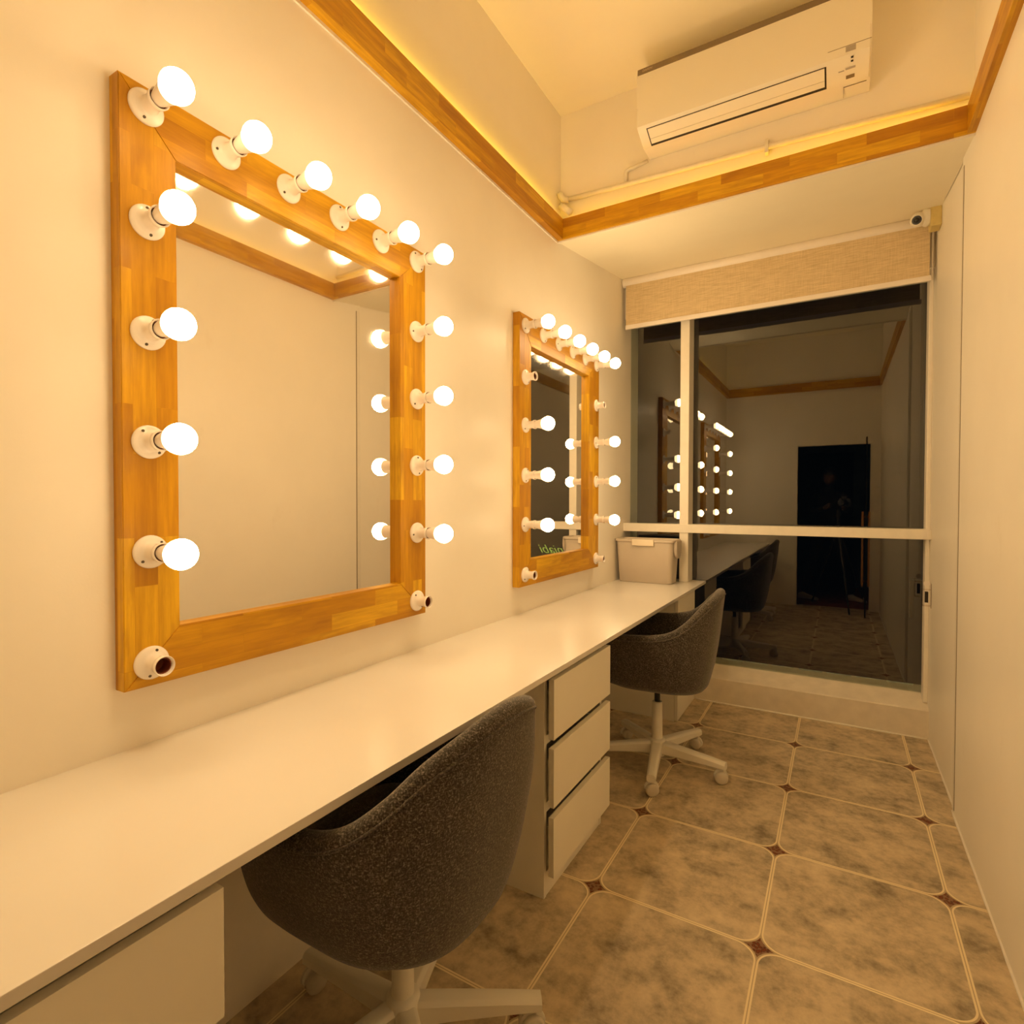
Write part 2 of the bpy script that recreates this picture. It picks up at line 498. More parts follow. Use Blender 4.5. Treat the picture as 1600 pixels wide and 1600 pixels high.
# wooden cornice: front board and its flat bottom, mitred round the tray
ZB0, ZB1 = 2.600, 2.702
def cornice(name, axis, poly, lo, hi, label):
    bm = bmesh.new()
    add_prism(bm, poly, lo, hi, axis)
    o = from_bm(name, bm, M_WOOD)
    wood_uv(o, {'X': 0, 'Y': 1}[axis])
    return structure(o, label)
P = 0.037
cornice('trim_1', 'Y', [(0.0, ZB0), (P, ZB0), (P, ZB1), (P - 0.018, ZB1), (P - 0.018, ZB0 + 0.018), (0, ZB0 + 0.018)], YB, 2.595, 'golden wood cornice along the mirror wall')
cornice('trim_2', 'X', [(2.595, ZB0), (2.595, ZB1), (2.613, ZB1), (2.613, ZB0 + 0.032), (YA, ZB0 + 0.032), (YA, ZB0 + 0.022), (2.613, ZB0 + 0.022), (2.613, ZB0)], 0.0, XR, 'golden wood cornice under the air conditioner')
cornice('trim_3', 'Y', [(XR, ZB0), (XR - 0.026, ZB0), (XR - 0.026, ZB1), (XR - 0.014, ZB1), (XR - 0.014, ZB0 + 0.018), (XR, ZB0 + 0.018)], YB, 2.595, 'golden wood cornice along the right wall')
cornice('trim_4', 'X', [(YB, ZB0), (YB + P, ZB0), (YB + P, ZB1), (YB + P - 0.018, ZB1), (YB + P - 0.018, ZB0 + 0.018), (YB, ZB0 + 0.018)], P, XR - 0.02, 'golden wood cornice above the doorway')
bm = bmesh.new()
add_box(bm, (0, YB, 2.590), (0.006, 2.60, 2.600)); add_box(bm, (0, 2.604, 2.592), (XR, 2.612, 2.5995))
structure(from_bm('trim_5', bm, M_FRAME), 'thin white bead under the wooden cornice')
# board edge and cable cover on the right wall
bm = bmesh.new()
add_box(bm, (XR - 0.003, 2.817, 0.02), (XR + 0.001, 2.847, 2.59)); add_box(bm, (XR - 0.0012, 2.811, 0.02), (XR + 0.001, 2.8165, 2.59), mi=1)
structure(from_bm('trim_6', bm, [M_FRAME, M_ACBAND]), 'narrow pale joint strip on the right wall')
bm = bmesh.new()
def bead(a, b, n=40):
    add_tube(bm, [Vector(a).lerp(Vector(b), k / n) for k in range(n + 1)], [0.004 + 0.0022 * random.random() for k in range(n + 1)], 8)
bead((XR - 0.001, YB, 0.002), (XR - 0.001, 2.85, 0.002)); bead((XF - 0.001, 2.86, 0.002), (XF - 0.001, YW, 0.002), 14); bead((0.49, YW - 0.001, 0.002), (XF, YW - 0.001, 0.002), 20)
structure(from_bm('trim_7', bm, M_FRAME, None, True), 'cream sealant bead where the walls meet the floor')

# LED strips lying in the channel behind the cornice
M_LEDS = emit('amber_led_strip_strong', LED_COL, LED_STR * 3.0)
def led(name, a, b, label, m=None):
    o = box(name, a, b, m or M_LED); tag(o, label, 'light strip', 'amber light strips behind the wooden cornice'); return o
led('light_strip', (0.0172, 0.10, 2.688), (0.0186, 2.56, 2.696), 'amber light strip hidden behind the cornice on the mirror wall', M_LEDS)
led('light_strip', (0.08, 2.6134, 2.664), (1.64, 2.6150, 2.672), 'amber light strip hidden behind the cornice under the air conditioner')
led('light_strip', (XR - 0.0139, 1.20, 2.676), (XR - 0.0125, 2.58, 2.684), 'amber light strip hidden behind the right-hand cornice')

# ------------------------------------------------------------------ window
win = empty('window_1', (0.8, YW, 0.2)); structure(win, 'white framed window showing the dark night and room reflections')
def wp(o):
    o.parent = win; o.matrix_parent_inverse = Matrix.Translation(win.location).inverted(); return o
wp(box('mullion', (0.375, YW + 0.004, 0.7465), (0.431, YG - 0.008, 2.52), M_FRAME, bev=0.002))
wp(box('transom', (0.0, YW - 0.004, 1.064), (XF, YG - 0.03, 1.118), M_FRAME, bev=0.003))
wp(box('jamb', (1.667, 3.700, 0.18), (XF, YG - 0.008, 2.52), M_FRAME, bev=0.004))
for (x0, x1, z0, z1) in ((0.0, 0.375, 0.7465, 1.064), (0.0, 0.375, 1.118, 2.5), (0.431, 1.667, 1.118, 2.5), (0.0, 1.667, 0.19, 1.064)):
    pass
wp(box('pane', (-0.01, YG, 1.09), (0.403, YG + 0.006, 2.6), M_GLASS))
wp(box('pane', (0.403, YG, 1.09), (1.70, YG + 0.006, 2.6), M_GLASS))
wp(box('pane', (0.403, YG, 0.20), (1.70, YG + 0.006, 1.09), M_GLASS))
wp(box('pane', (-0.01, YG, 0.20), (0.403, YG + 0.006, 1.09), M_GLASS))
bm = bmesh.new()
for i in range(7):
    x = 0.62 + i * 0.148
    add_box(bm, (x, YG - 0.004, 0.243 + 0.002 * (i % 3)), (x + 0.125, YG - 0.001, 0.2515), 0.001)
sm = wp(from_bm('sealant_smear', bm, M_SEAL)); sm['label'] = 'pale green line of old sealant low on the glass'

# night outside: a green script sign seen only by way of the mirror, and far lamps
def txt(name, body, size, mat, extr=0.002, shear=0.0, parent=None, bevel=0.0, offset=0.0):
    cu = bpy.data.curves.new(name, 'FONT')
    cu.body = body; cu.size = size; cu.extrude = extr; cu.shear = shear; cu.bevel_depth = bevel; cu.offset = offset
    cu.align_x = 'LEFT'
    tmp = bpy.data.objects.new(name, cu); COL.objects.link(tmp)
    dg = bpy.context.evaluated_depsgraph_get(); dg.update()
    me = bpy.data.meshes.new_from_object(tmp.evaluated_get(dg))
    me.name = name
    bpy.data.objects.remove(tmp); bpy.data.curves.remove(cu)
    me.materials.clear()
    return link(name, me, mat, parent)
M_NEON = emit('green_neon_light', (0.55, 0.70, 0.09), 0.8)
sign = empty('neon_sign', (2.30, 8.0, 0.30)); tag(sign, 'green script sign glowing outside, seen mirrored in the smaller vanity mirror', 'sign')
t = txt('lettering', 'Punjabi', 0.20, M_NEON, 0.008, 0.5, sign, 0.0, -0.004); t.rotation_euler = (PI / 2, 0, 0); t.scale = (1.15, 1, 1); t.location = (0.66 - 1.15 * max(q.co.x for q in t.data.vertices), 0, 0.140)
boxes('bracket', [((-0.3, 0.02, 0.02), (0.9, 0.06, 0.05)), ((-0.3, 0.02, -0.4), (-0.26, 0.06, 0.03)), ((0.86, 0.02, -0.4), (0.9, 0.06, 0.03))], M_BLACK, sign)

# ------------------------------------------------------------------ roller blind
bl = empty('roller_blind', (0.83, 3.60, 2.43)); tag(bl, 'beige linen roller blind drawn up above the window', 'blind')
BO = Vector((0.83, 3.60, 2.43))
def L(o, org):
    o.matrix_parent_inverse = Matrix.Translation(org).inverted(); return o
bm = bmesh.new(); add_lathe(bm, [(0.006, 0), (0.006, 0.029), (0.010, 0.031), (1.656, 0.031), (1.66, 0.029), (1.66, 0)], 28, 'X', (0, 3.612, 2.722))
L(from_bm('roller_tube', bm, M_BLINDW, bl, True, 40), BO)
L(box('blind_fabric', (0.030, 3.594, 2.43), (1.656, 3.596, 2.715), M_LINEN, bl), BO)
L(box('bottom_rail', (0.028, 3.588, 2.408), (1.664, 3.602, 2.436), M_BLINDW, bl, 0.003), BO)
bm = bmesh.new()
for dx in (0.0, 0.012):
    add_tube(bm, [(1.6665 + dx * 0.5, 3.59 + dx, 2.69), (1.6675 + dx * 0.5, 3.62 + dx, 0.86)], 0.0011, 6)
for k in range(100):
    add_lathe(bm, [(-0.002, 0), (0, 0.0021), (0.002, 0)], 6, 'Z', (1.6668, 3.5905 + 0.0295 * k / 100, 2.68 - 0.018 * k))
L(from_bm('bead_chain', bm, M_BLINDW, bl), BO)
# chain tensioner screwed to the right wall
te = empty('chain_tensioner', (1.688, 3.62, 0.78)); tag(te, 'small clear plastic blind chain holder fixed by the window edge', 'chain holder')
bm = bmesh.new()
add_box(bm, (1.648, 3.612, 0.715), (1.652, 3.632, 0.825), 0.001)
add_box(bm, (1.684, 3.612, 0.705), (1.688, 3.640, 0.835), 0.001)
add_box(bm, (1.652, 3.612, 0.715), (1.684, 3.632, 0.722), 0.001)
add_box(bm, (1.652, 3.612, 0.800), (1.684, 3.632, 0.806), 0.001)
L(from_bm('housing', bm, M_CLEAR, te), Vector((1.688, 3.62, 0.78)))
bm = bmesh.new(); add_lathe(bm, [(-0.006, 0), (-0.006, 0.014), (0, 0.011), (0.006, 0.014), (0.006, 0)], 20, 'Y', (1.668, 3.622, 0.835))
L(from_bm('pulley', bm, M_BLINDW, te, True, 40), Vector((1.688, 3.62, 0.78)))
L(box('weight', (1.660, 3.614, 0.735), (1.674, 3.630, 0.792), M_ACDARK, te, 0.001), Vector((1.688, 3.62, 0.78)))

# ------------------------------------------------------------------ worktop and drawer units
ZT = 0.746
tag(box('worktop', (0.0, YB, ZT - 0.018), (0.518, YG - 0.01, ZT), M_TOP, bev=0.0012), 'long white laminate worktop running under both mirrors', 'worktop')

def drawer_unit(name, y0, y1, label, cat='drawer unit'):
    org = Vector((0.25, (y0 + y1) / 2, 0))
    u = empty(name, org); tag(u, label, cat)
    th = 0.016
    c = boxes('carcass', [((0.002, y0, 0.0), (0.470, y0 + th, ZT - 0.0185)), ((0.002, y1 - th, 0.0), (0.470, y1, ZT - 0.0185)),
                          ((0.002, y0 + th, 0.0), (0.012, y1 - th, ZT - 0.02)),
                          ((0.012, y0 + th, 0.055), (0.452, y1 - th, 0.071)), ((0.012, y0 + th, ZT - 0.036), (0.40, y1 - th, ZT - 0.020)),
                          ((0.452, y0 + th, 0.0), (0.468, y1 - th, 0.078)),
                          ((0.440, y0 + th, 0.270), (0.468, y1 - th, 0.300)), ((0.440, y0 + th, 0.488), (0.468, y1 - th, 0.517))], M_WHITE, u)
    L(c, org)
    for (z0, z1) in ((0.080, 0.268), (0.301, 0.487), (0.516, 0.705)):
        d = boxes('drawer', [((0.487, y0 - 0.002, z0), (0.505, y1 + 0.002, z1)), ((0.04, y0 + 0.03, z0 + 0.01), (0.487, y0 + 0.042, z1 - 0.05)),
                             ((0.04, y1 - 0.042, z0 + 0.01), (0.487, y1 - 0.03, z1 - 0.05)), ((0.04, y0 + 0.042, z0 + 0.01), (0.487, y1 - 0.042, z0 + 0.02)),
                             ((0.04, y0 + 0.042, z0 + 0.02), (0.05, y1 - 0.042, z1 - 0.05)),
                             ((0.471, y0 + 0.03, z0 + 0.01), (0.487, y1 - 0.03, z1 - 0.03))], M_WHITE, u)
        L(d, org)
    return u
drawer_unit('drawer_unit', -0.03, 0.47, 'white drawer unit in the near left corner, left of the nearer chair')
drawer_unit('drawer_unit', 1.553, 2.043, 'white three-drawer unit standing between the two chairs')
org = Vector((0.24, 3.42, 0))
cb = empty('base_cabinet', org); tag(cb, 'white base cabinet at the window end behind the farther chair', 'cabinet')
L(boxes('carcass', [((0.002, 3.210, 0.0), (0.459, 3.226, ZT - 0.0185)), ((0.002, 3.622, 0.0), (0.459, 3.638, ZT - 0.0185)),
                    ((0.002, 3.226, 0.0), (0.012, 3.622, ZT - 0.02)), ((0.012, 3.226, 0.04), (0.459, 3.622, 0.056))], M_WHITE, cb), org)
L(box('door', (0.461, 3.212, 0.004), (0.479, 3.636, 0.700), M_WHITE, cb, 0.001), org)

# ------------------------------------------------------------------ vanity mirrors
HOLDER = [(0, 0), (0, 0.0335), (0.003, 0.0345), (0.006, 0.0340), (0.0085, 0.031), (0.010, 0.0265), (0.0125, 0.0205), (0.018, 0.0172), (0.030, 0.0165),
          (0.040, 0.0172), (0.046, 0.0200), (0.053, 0.0208), (0.0545, 0.0198), (0.053, 0.0178), (0.046, 0.0168)]
CONTACT = [(0.046, 0.0168), (0.046, 0.0150), (0.030, 0.0140), (0.020, 0.0140), (0.018, 0.0)]
BULB_NECK = [(0.047, 0.0), (0.047, 0.0135), (0.052, 0.0150), (0.060, 0.0165), (0.072, 0.0190), (0.084, 0.0215), (0.092, 0.0230)]
GLOBE = [(0.092, 0.0230)] + [(0.115 - 0.031 * math.cos(a), 0.031 * math.sin(a)) for a in [0.84 + (PI - 0.84) * k / 12 for k in range(1, 13)]]
GLOBE[-1] = (0.146, 0.0)
SHOULDER, FRONT = GLOBE[:5], GLOBE[4:]

def holder_mesh(ang):
    bm = bmesh.new()
    add_lathe(bm, HOLDER, 36, 'X', mi=0)
    add_lathe(bm, CONTACT, 20, 'X', mi=2)
    for s in (0, PI):
        a = ang + s
        y, z = 0.0262 * math.cos(a), 0.0262 * math.sin(a)
        add_lathe(bm, [(0.0085, 0.0031), (0.0112, 0.0029), (0.0106, 0)], 10, 'X', (0, y, z), mi=1)
    me_o = from_bm('lamp_holder', bm, [M_SOCK, M_SCREW, M_CONT], None, True, 50)
    me = me_o.data; bpy.data.objects.remove(me_o); return me
bm = bmesh.new(); add_lathe(bm, BULB_NECK, 28, 'X', mi=0); add_lathe(bm, SHOULDER, 28, 'X', mi=2); add_lathe(bm, FRONT, 28, 'X', mi=1)
_o = from_bm('light_bulb', bm, [M_SOCK, M_BULB, M_BULB_BACK], None, True, 60)
BULB_ME = _o.data; bpy.data.objects.remove(_o)
HOLD_ME = [holder_mesh(a) for a in (1.3, 0.2, 2.2, 0.8, 1.7)]

def vanity(y0, y1, z0, z1, iy0, iy1, iz0, iz1, T, ys, zs, dead, label, seedk):
    org = Vector((0, (y0 + y1) / 2, z0))
    root = empty('vanity_mirror', org); tag(root, label, 'mirror')
    x0, x1 = 0.001, T
    def rail(poly, axis):
        bm = bmesh.new()
        add_prism(bm, poly, x0, x1, 'X')
        bmesh.ops.bevel(bm, geom=[e for e in bm.edges if all(abs(v.co.x - x1) < 1e-5 for v in e.verts)], offset=0.0015, segments=2, affect='EDGES')
        o = from_bm('frame_rail', bm, M_WOOD, root); wood_uv(o, axis); return L(o, org)
    rail([(y0, z1), (y1, z1), (iy1, iz1), (iy0, iz1)], 1)
    rail([(y0, z0), (y1, z0), (iy1, iz0), (iy0, iz0)], 1)
    rail([(y0, z0), (y0, z1), (iy0, iz1), (iy0, iz0)], 2)
    rail([(y1, z0), (y1, z1), (iy1, iz1), (iy1, iz0)], 2)
    L(box('mirror_pane', (0.008, iy0 - 0.004, iz0 - 0.004), (0.012, iy1 + 0.004, iz1 + 0.004), M_MIRROR, root), org)
    k = seedk
    spots = [(ys[i], zs[0]) for i in range(6)] + [(ys[0], zs[j]) for j in range(1, 6)] + [(ys[5], zs[j]) for j in range(1, 6)]
    for (y, z) in spots:
        h = bpy.data.objects.new('lamp_holder', HOLD_ME[k % 5]); COL.objects.link(h)
        k += 2 if k % 3 else 1
        h.parent = root; h.location = Vector((x1, y, z)) - org
        if (y, z) in dead:
            h['label'] = 'empty white lamp holder without a bulb'
            continue
        b = bpy.data.objects.new('light_bulb', BULB_ME); COL.objects.link(b); b.parent = h
    return root
ys = [0.611, 0.783, 0.952, 1.120, 1.285, 1.454]; zs = [2.062, 1.830, 1.605, 1.382, 1.156, 0.926]
vanity(0.561, 1.502, 0.877, 2.106, 0.671, 1.374, 0.992, 1.986, 0.035, ys, zs, {(ys[0], zs[5]), (ys[5], zs[5])},
       'large golden wood vanity mirror nearest the camera, bulbs lit all along the top', 0)
ys = [2.207, 2.382, 2.552, 2.720, 2.890, 3.060]; zs = [2.056, 1.824, 1.608, 1.381, 1.158, 0.930]
vanity(2.155, 3.104, 0.876, 2.106, 2.264, 2.948, 0.994, 1.976, 0.035, ys, zs, {(ys[0], zs[1]), (ys[5], zs[1]), (ys[0], zs[5]), (ys[5], zs[5])},
       'farther wood vanity mirror by the window, with empty holders in its second row', 3)

# ------------------------------------------------------------------ chairs
def smooth(a, b, x):
    t = max(0, min(1, (x - a) / (b - a))); return t * t * (3 - 2 * t)

def interp(x, tab):
    """smooth curve through the table (Catmull-Rom)"""
    if x <= tab[0][0]: return tab[0][1]
    if x >= tab[-1][0]: return tab[-1][1]
    n = len(tab)
    i = max(k for k in range(n - 1) if tab[k][0] <= x)
    def m(k):
        return 0.0 if k in (0, n - 1) else (tab[k + 1][1] - tab[k - 1][1]) / (tab[k + 1][0] - tab[k - 1][0])
    h = tab[i + 1][0] - tab[i][0]; t = (x - tab[i][0]) / h
    return ((2 * t ** 3 - 3 * t * t + 1) * tab[i][1] + (t ** 3 - 2 * t * t + t) * h * m(i)
            + (-2 * t ** 3 + 3 * t * t) * tab[i + 1][1] + (t ** 3 - t * t) * h * m(i + 1))

RIM = [(0, 0.860), (14, 0.853), (28, 0.833), (42, 0.798), (56, 0.744), (70, 0.698), (85, 0.677), (105, 0.668), (124, 0.656), (138, 0.615), (147, 0.53), (156, 0.468), (180, 0.452)]
def foot(phi, z, inset=0.0):
    """outer footprint radius of the tub at height z, direction phi (0 = back)"""
    c, s = math.cos(phi), math.sin(phi)
    back = interp(z, [(0.385, 0.206), (0.41, 0.222), (0.55, 0.253), (0.75, 0.278), (0.88, 0.290)])
    side = interp(z, [(0.385, 0.184), (0.42, 0.235), (0.55, 0.280), (0.68, 0.300), (0.88, 0.250)])
    front = interp(z, [(0.385, 0.200), (0.42, 0.262), (0.55, 0.278), (0.68, 0.270)])
    a = (back if c >= 0 else front) - inset
    b = side - inset
    n = 4.0 if c < 0 else 2.7
    return (abs(c / a) ** n + abs(s / b) ** n) ** (-1.0 / n)

def make_chair(loc, rz, leg0, label, off=(0.0, 0.0)):
    root = empty('swivel_chair', loc, 0.0); tag(root, label, 'chair')
    cr, sr = math.cos(rz), math.sin(rz)
    def W(p): return (p[0] * cr - p[1] * sr + off[0], p[0] * sr + p[1] * cr + off[1], p[2])
    NP = 120; TH = 0.042
    bm = bmesh.new(); rings = []
    nwall = 14
    def ring(fn):
        return [bm.verts.new(W(fn(2 * PI * k / NP))) for k in range(NP)]
    def at(phi, z, ins=0.0):
        r = foot(phi, z, ins); return (r * math.cos(phi), r * math.sin(phi), z)
    def rimz(phi): return interp(abs(math.degrees(math.atan2(math.sin(phi), math.cos(phi)))), RIM)
    ctr = bm.verts.new((off[0], off[1], 0.384))
    for s in (0.35, 0.7, 0.9):
        rings.append(ring(lambda p, s=s: tuple(a * s if i < 2 else 0.384 + 0.002 * s for i, a in enumerate(at(p, 0.390)))))
    for i in range(nwall + 1):
        t = i / nwall
        tt = t ** 1.25
        rings.append(ring(lambda p, tt=tt: at(p, 0.392 + (rimz(p) - TH / 2 - 0.392) * tt)))
    for k in range(1, 7):
        a = PI * k / 6
        def f(p, a=a):
            zr = rimz(p) - TH / 2
            return at(p, zr + math.sin(a) * TH / 2, 0) if False else (
                (foot(p, zr) - TH / 2 * (1 - math.cos(a))) * math.cos(p), (foot(p, zr) - TH / 2 * (1 - math.cos(a))) * math.sin(p), zr + math.sin(a) * TH / 2)
        rings.append(ring(f))
    for t in (0.2, 0.45, 0.7, 1.0):
        def f(p, t=t):
            z1 = rimz(p) - TH / 2; z = z1 + (0.425 - z1) * t
            r = foot(p, z) - TH
            return (r * math.cos(p), r * math.sin(p), z)
        rings.append(ring(f))
    ctr2 = bm.verts.new((off[0], off[1], 0.425))
    for k in range(NP): bm.faces.new((ctr, rings[0][(k + 1) % NP], rings[0][k]))
    for A, B in zip(rings, rings[1:]):
        for k in range(NP):
            k2 = (k + 1) % NP
            bm.faces.new((A[k], A[k2], B[k2], B[k]))
    for k in range(NP): bm.faces.new((ctr2, rings[-1][k], rings[-1][(k + 1) % NP]))
    from_bm('upholstered_shell', bm, M_FAB, root, True)
    # piping that follows the outer edge of the rim
    pts = []
    for k in range(NP):
        p = 2 * PI * k / NP
        if abs(math.degrees(math.atan2(math.sin(p), math.cos(p)))) > 138: continue
        zr = rimz(p) - TH * 0.62
        r = foot(p, zr) + 0.0008
        pts.append((p, W((r * math.cos(p), r * math.sin(p), zr))))
    pts.sort(key=lambda q: math.atan2(math.sin(q[0]), math.cos(q[0])))
    bm = bmesh.new(); add_tube(bm, [q[1] for q in pts], 0.0028, 8)
    from_bm('piping', bm, M_PIPE, root, True)
    # seat cushion
    bm = bmesh.new(); rs = []
    for (z, ins) in ((0.4255, 0.060), (0.430, 0.047), (0.470, 0.0435), (0.500, 0.047), (0.514, 0.070), (0.518, 0.12)):
        rs.append([bm.verts.new(W(((foot(2 * PI * k / 72, 0.46) - ins) * math.cos(2 * PI * k / 72), (foot(2 * PI * k / 72, 0.46) - ins) * math.sin(2 * PI * k / 72), z))) for k in range(72)])
    for A, B in zip(rs, rs[1:]):
        for k in range(72): bm.faces.new((A[k], A[(k + 1) % 72], B[(k + 1) % 72], B[k]))
    bm.faces.new(rs[0][::-1]); bm.faces.new(rs[-1])
    from_bm('seat_cushion', bm, M_FAB, root, True)
    # column
    bm = bmesh.new(); add_lathe(bm, [(0.300, 0), (0.300, 0.0135), (0.383, 0.0135), (0.383, 0)], 20)
    from_bm('gas_lift', bm, M_BLACK, root, True, 40)
    bm = bmesh.new(); add_lathe(bm, [(0.10, 0), (0.10, 0.027), (0.13, 0.026), (0.304, 0.0235), (0.306, 0.022), (0.306, 0)], 28)
    from_bm('column_sleeve', bm, M_CHAIRW, root, True, 40)
    bm = bmesh.new(); add_lathe(bm, [(0.050, 0), (0.050, 0.036), (0.056, 0.041), (0.088, 0.044), (0.112, 0.042), (0.126, 0.037), (0.132, 0.029), (0.132, 0)], 32)
    from_bm('hub', bm, M_CHAIRW, root, True, 40)
    for k in range(5):
        a = leg0 + k * 2 * PI / 5
        rot = Matrix.Rotation(a, 4, 'Z')
        bm = bmesh.new(); t = bmesh.new()
        # tapering leg bar, lower at its outer end
        secs = [(0.030, 0.025, 0.062, 0.120), (0.12, 0.023, 0.066, 0.115), (0.24, 0.021, 0.067, 0.106), (0.322, 0.0195, 0.066, 0.098)]
        rr = []
        for (x, w, zl, zh) in secs:
            b_ = 0.006
            pr = [(-w, zl + b_), (-w + b_, zl), (w - b_, zl), (w, zl + b_), (w, zh - 0.010), (w - 0.006, zh - 0.002), (w - 0.011, zh), (-w + 0.011, zh), (-w + 0.006, zh - 0.002), (-w, zh - 0.010)]
            rr.append([t.verts.new((x, y, z)) for y, z in pr])
        n = len(rr[0])
        for A, B in zip(rr, rr[1:]):
            for i in range(n): t.faces.new((A[i], A[(i + 1) % n], B[(i + 1) % n], B[i]))
        t.faces.new(rr[0][::-1]); t.faces.new(rr[-1])
        merge(bm, t, 0, rot)
        from_bm('leg', bm, M_CHAIRW, root, True, 35)
        # twin wheel caster, swivelled a little differently on every leg
        cw = rot @ Vector((0.300, 0, 0)) + Vector(loc)
        sw = math.atan2(-cw.y, CAMX - cw.x) - PI / 2 + (0.25, -0.35, 0.5, -0.15, 0.3)[k]
        crot = Matrix.Translation(rot @ Vector((0.300, 0, 0))) @ Matrix.Rotation(sw, 4, 'Z')
        bm = bmesh.new(); t = bmesh.new()
        add_lathe(t, [(0.040, 0), (0.040, 0.007), (0.069, 0.007), (0.069, 0)], 12, 'Z', (-0.010, 0, 0))
        add_prism(t, [(-0.030, 0.022), (-0.032, 0.040), (-0.024, 0.056), (-0.008, 0.064), (0.010, 0.063), (0.024, 0.054), (0.031, 0.040), (0.030, 0.030), (0.020, 0.034), (0.0, 0.036), (-0.020, 0.030)], -0.0052, 0.0052, 'Y')
        merge(bm, t, 0, crot)
        ca = from_bm('caster', bm, M_CHAIRW, root)
        for s in (-1, 1):
            bm = bmesh.new(); t = bmesh.new()
            pr = [(0.0058, 0), (0.0058, 0.0265), (0.009, 0.0285), (0.018, 0.0285), (0.022, 0.0255), (0.0245, 0.018), (0.0255, 0.0)]
            if s < 0: pr = [(-h, r) for h, r in pr]
            add_lathe(t, pr, 26, 'Y', (0, 0, 0.0287))
            merge(bm, t, 0, crot)
            from_bm('wheel', bm, M_RUBBER, ca, True, 40)
    return root
make_chair((0.408, 0.962, 0), math.radians(1), math.radians(36), 'charcoal fabric tub swivel chair nearest the camera, tucked under the worktop', (0.018, -0.026))
make_chair((0.522, 2.642, 0), math.radians(4), math.radians(-6.5), 'charcoal fabric tub swivel chair at the far end beside the window', (0.004, 0.045))

# ------------------------------------------------------------------ air conditioner
org = Vector((0.91, YA, 2.89))
ac = empty('air_conditioner', org); tag(ac, 'ivory split air conditioner mounted high above the wooden cornice', 'air conditioner')
X0, X1 = 0.472, 1.350
prof = [(YA - 0.001, 2.892), (YA - 0.020, 2.887), (2.540, 2.883), (2.515, 2.884), (2.446, 2.9115), (2.434, 2.922), (2.430, 2.938), (2.428, 3.00), (2.430, 3.140),
        (2.432, 3.166), (2.440, 3.176), (YA - 0.001, 3.180)]
bm = bmesh.new(); add_prism(bm, prof, X0, X1, 'X')
bmesh.ops.bevel(bm, geom=[e for e in bm.edges if abs(e.verts[0].co.x - e.verts[1].co.x) < 1e-6 and e.verts[0].co.y < 2.6 and e.verts[1].co.y < 2.6], offset=0.006, segments=3, affect='EDGES')
L(from_bm('casing', bm, M_AC, ac, True, 30), org)
L(box('trim_band', (X0 + 0.005, 2.4275, 3.143), (X1 - 0.005, 2.434, 3.167), M_ACBAND, ac, 0.001), org)
lg = txt('logo', 'DAIKIN', 0.013, plain('pale_logo_print', (0.55, 0.45, 0.32), 0.4), 0.0003, 0.2, ac)
lg.rotation_euler = (PI / 2, 0, 0); lg.location = Vector((X0 + 0.026, 2.4272, 3.1515)) - org
# front panel line, outlet recess and flap
e1, e2 = Vector((0, 2.446, 2.9115)), Vector((0, 2.515, 2.884))
nrm = Vector((0, -(e2.z - e1.z) * -1, 0))
dv = (e2 - e1).normalized(); nv = Vector((0, dv.z, -dv.y))  # outward, down and forward
def slab(name, xa, xb, ta, tb, h0, h1, mat, parent):
    bm = bmesh.new()
    ln = (e2 - e1).length
    q = []
    for tt, h in ((ta, h0), (tb, h0), (tb, h1), (ta, h1)):
        p = e1 + dv * (ln * tt) + nv * h
        q.append((p.y, p.z))
    add_prism(bm, q, xa, xb, 'X')
    return L(from_bm(name, bm, mat, parent), org)
slab('outlet_slot', 0.512, 1.205, -0.01, 1.16, -0.001, 0.0008, M_ACDARK, ac)
slab('flap', 0.517, 1.199, 0.03, 0.66, 0.0005, 0.0032, M_AC, ac)
slab('flap', 0.517, 1.199, 0.68, 1.00, 0.0005, 0.0032, M_AC, ac)
boxes_l = []
L(box('panel_seam', (1.21, 2.4288, 2.9505), (X1 - 0.001, 2.4300, 2.9520), M_ACBAND, ac), org)
L(box('display', (1.268, 2.4280, 2.930), (1.300, 2.4310, 2.948), M_ACGREY, ac), org)
slab('indicator_lamp', 1.285, 1.293, -0.12, -0.02, 0.0010, 0.0018, M_ACDARK, ac)
slab('indicator_lamp', 1.285, 1.293, 0.08, 0.17, 0.0004, 0.0012, M_ACDARK, ac)
slab('button_row', 1.268, 1.300, 0.40, 0.50, 0.0004, 0.0010, M_ACGREY, ac)
slab('button_row', 1.245, 1.264, 0.47, 0.52, 0.0004, 0.0010, M_ACGREY, ac)
slab('sensor_window', 1.270, 1.298, 0.80, 0.98, 0.0004, 0.0012, M_ACBAND, ac)
L(boxes('service_cover', [((1.262, 2.555, 2.8812), (1.263, 2.620, 2.8835)), ((1.263, 2.555, 2.8812), (1.338, 2.5565, 2.8835))], M_ACBAND, ac), org)

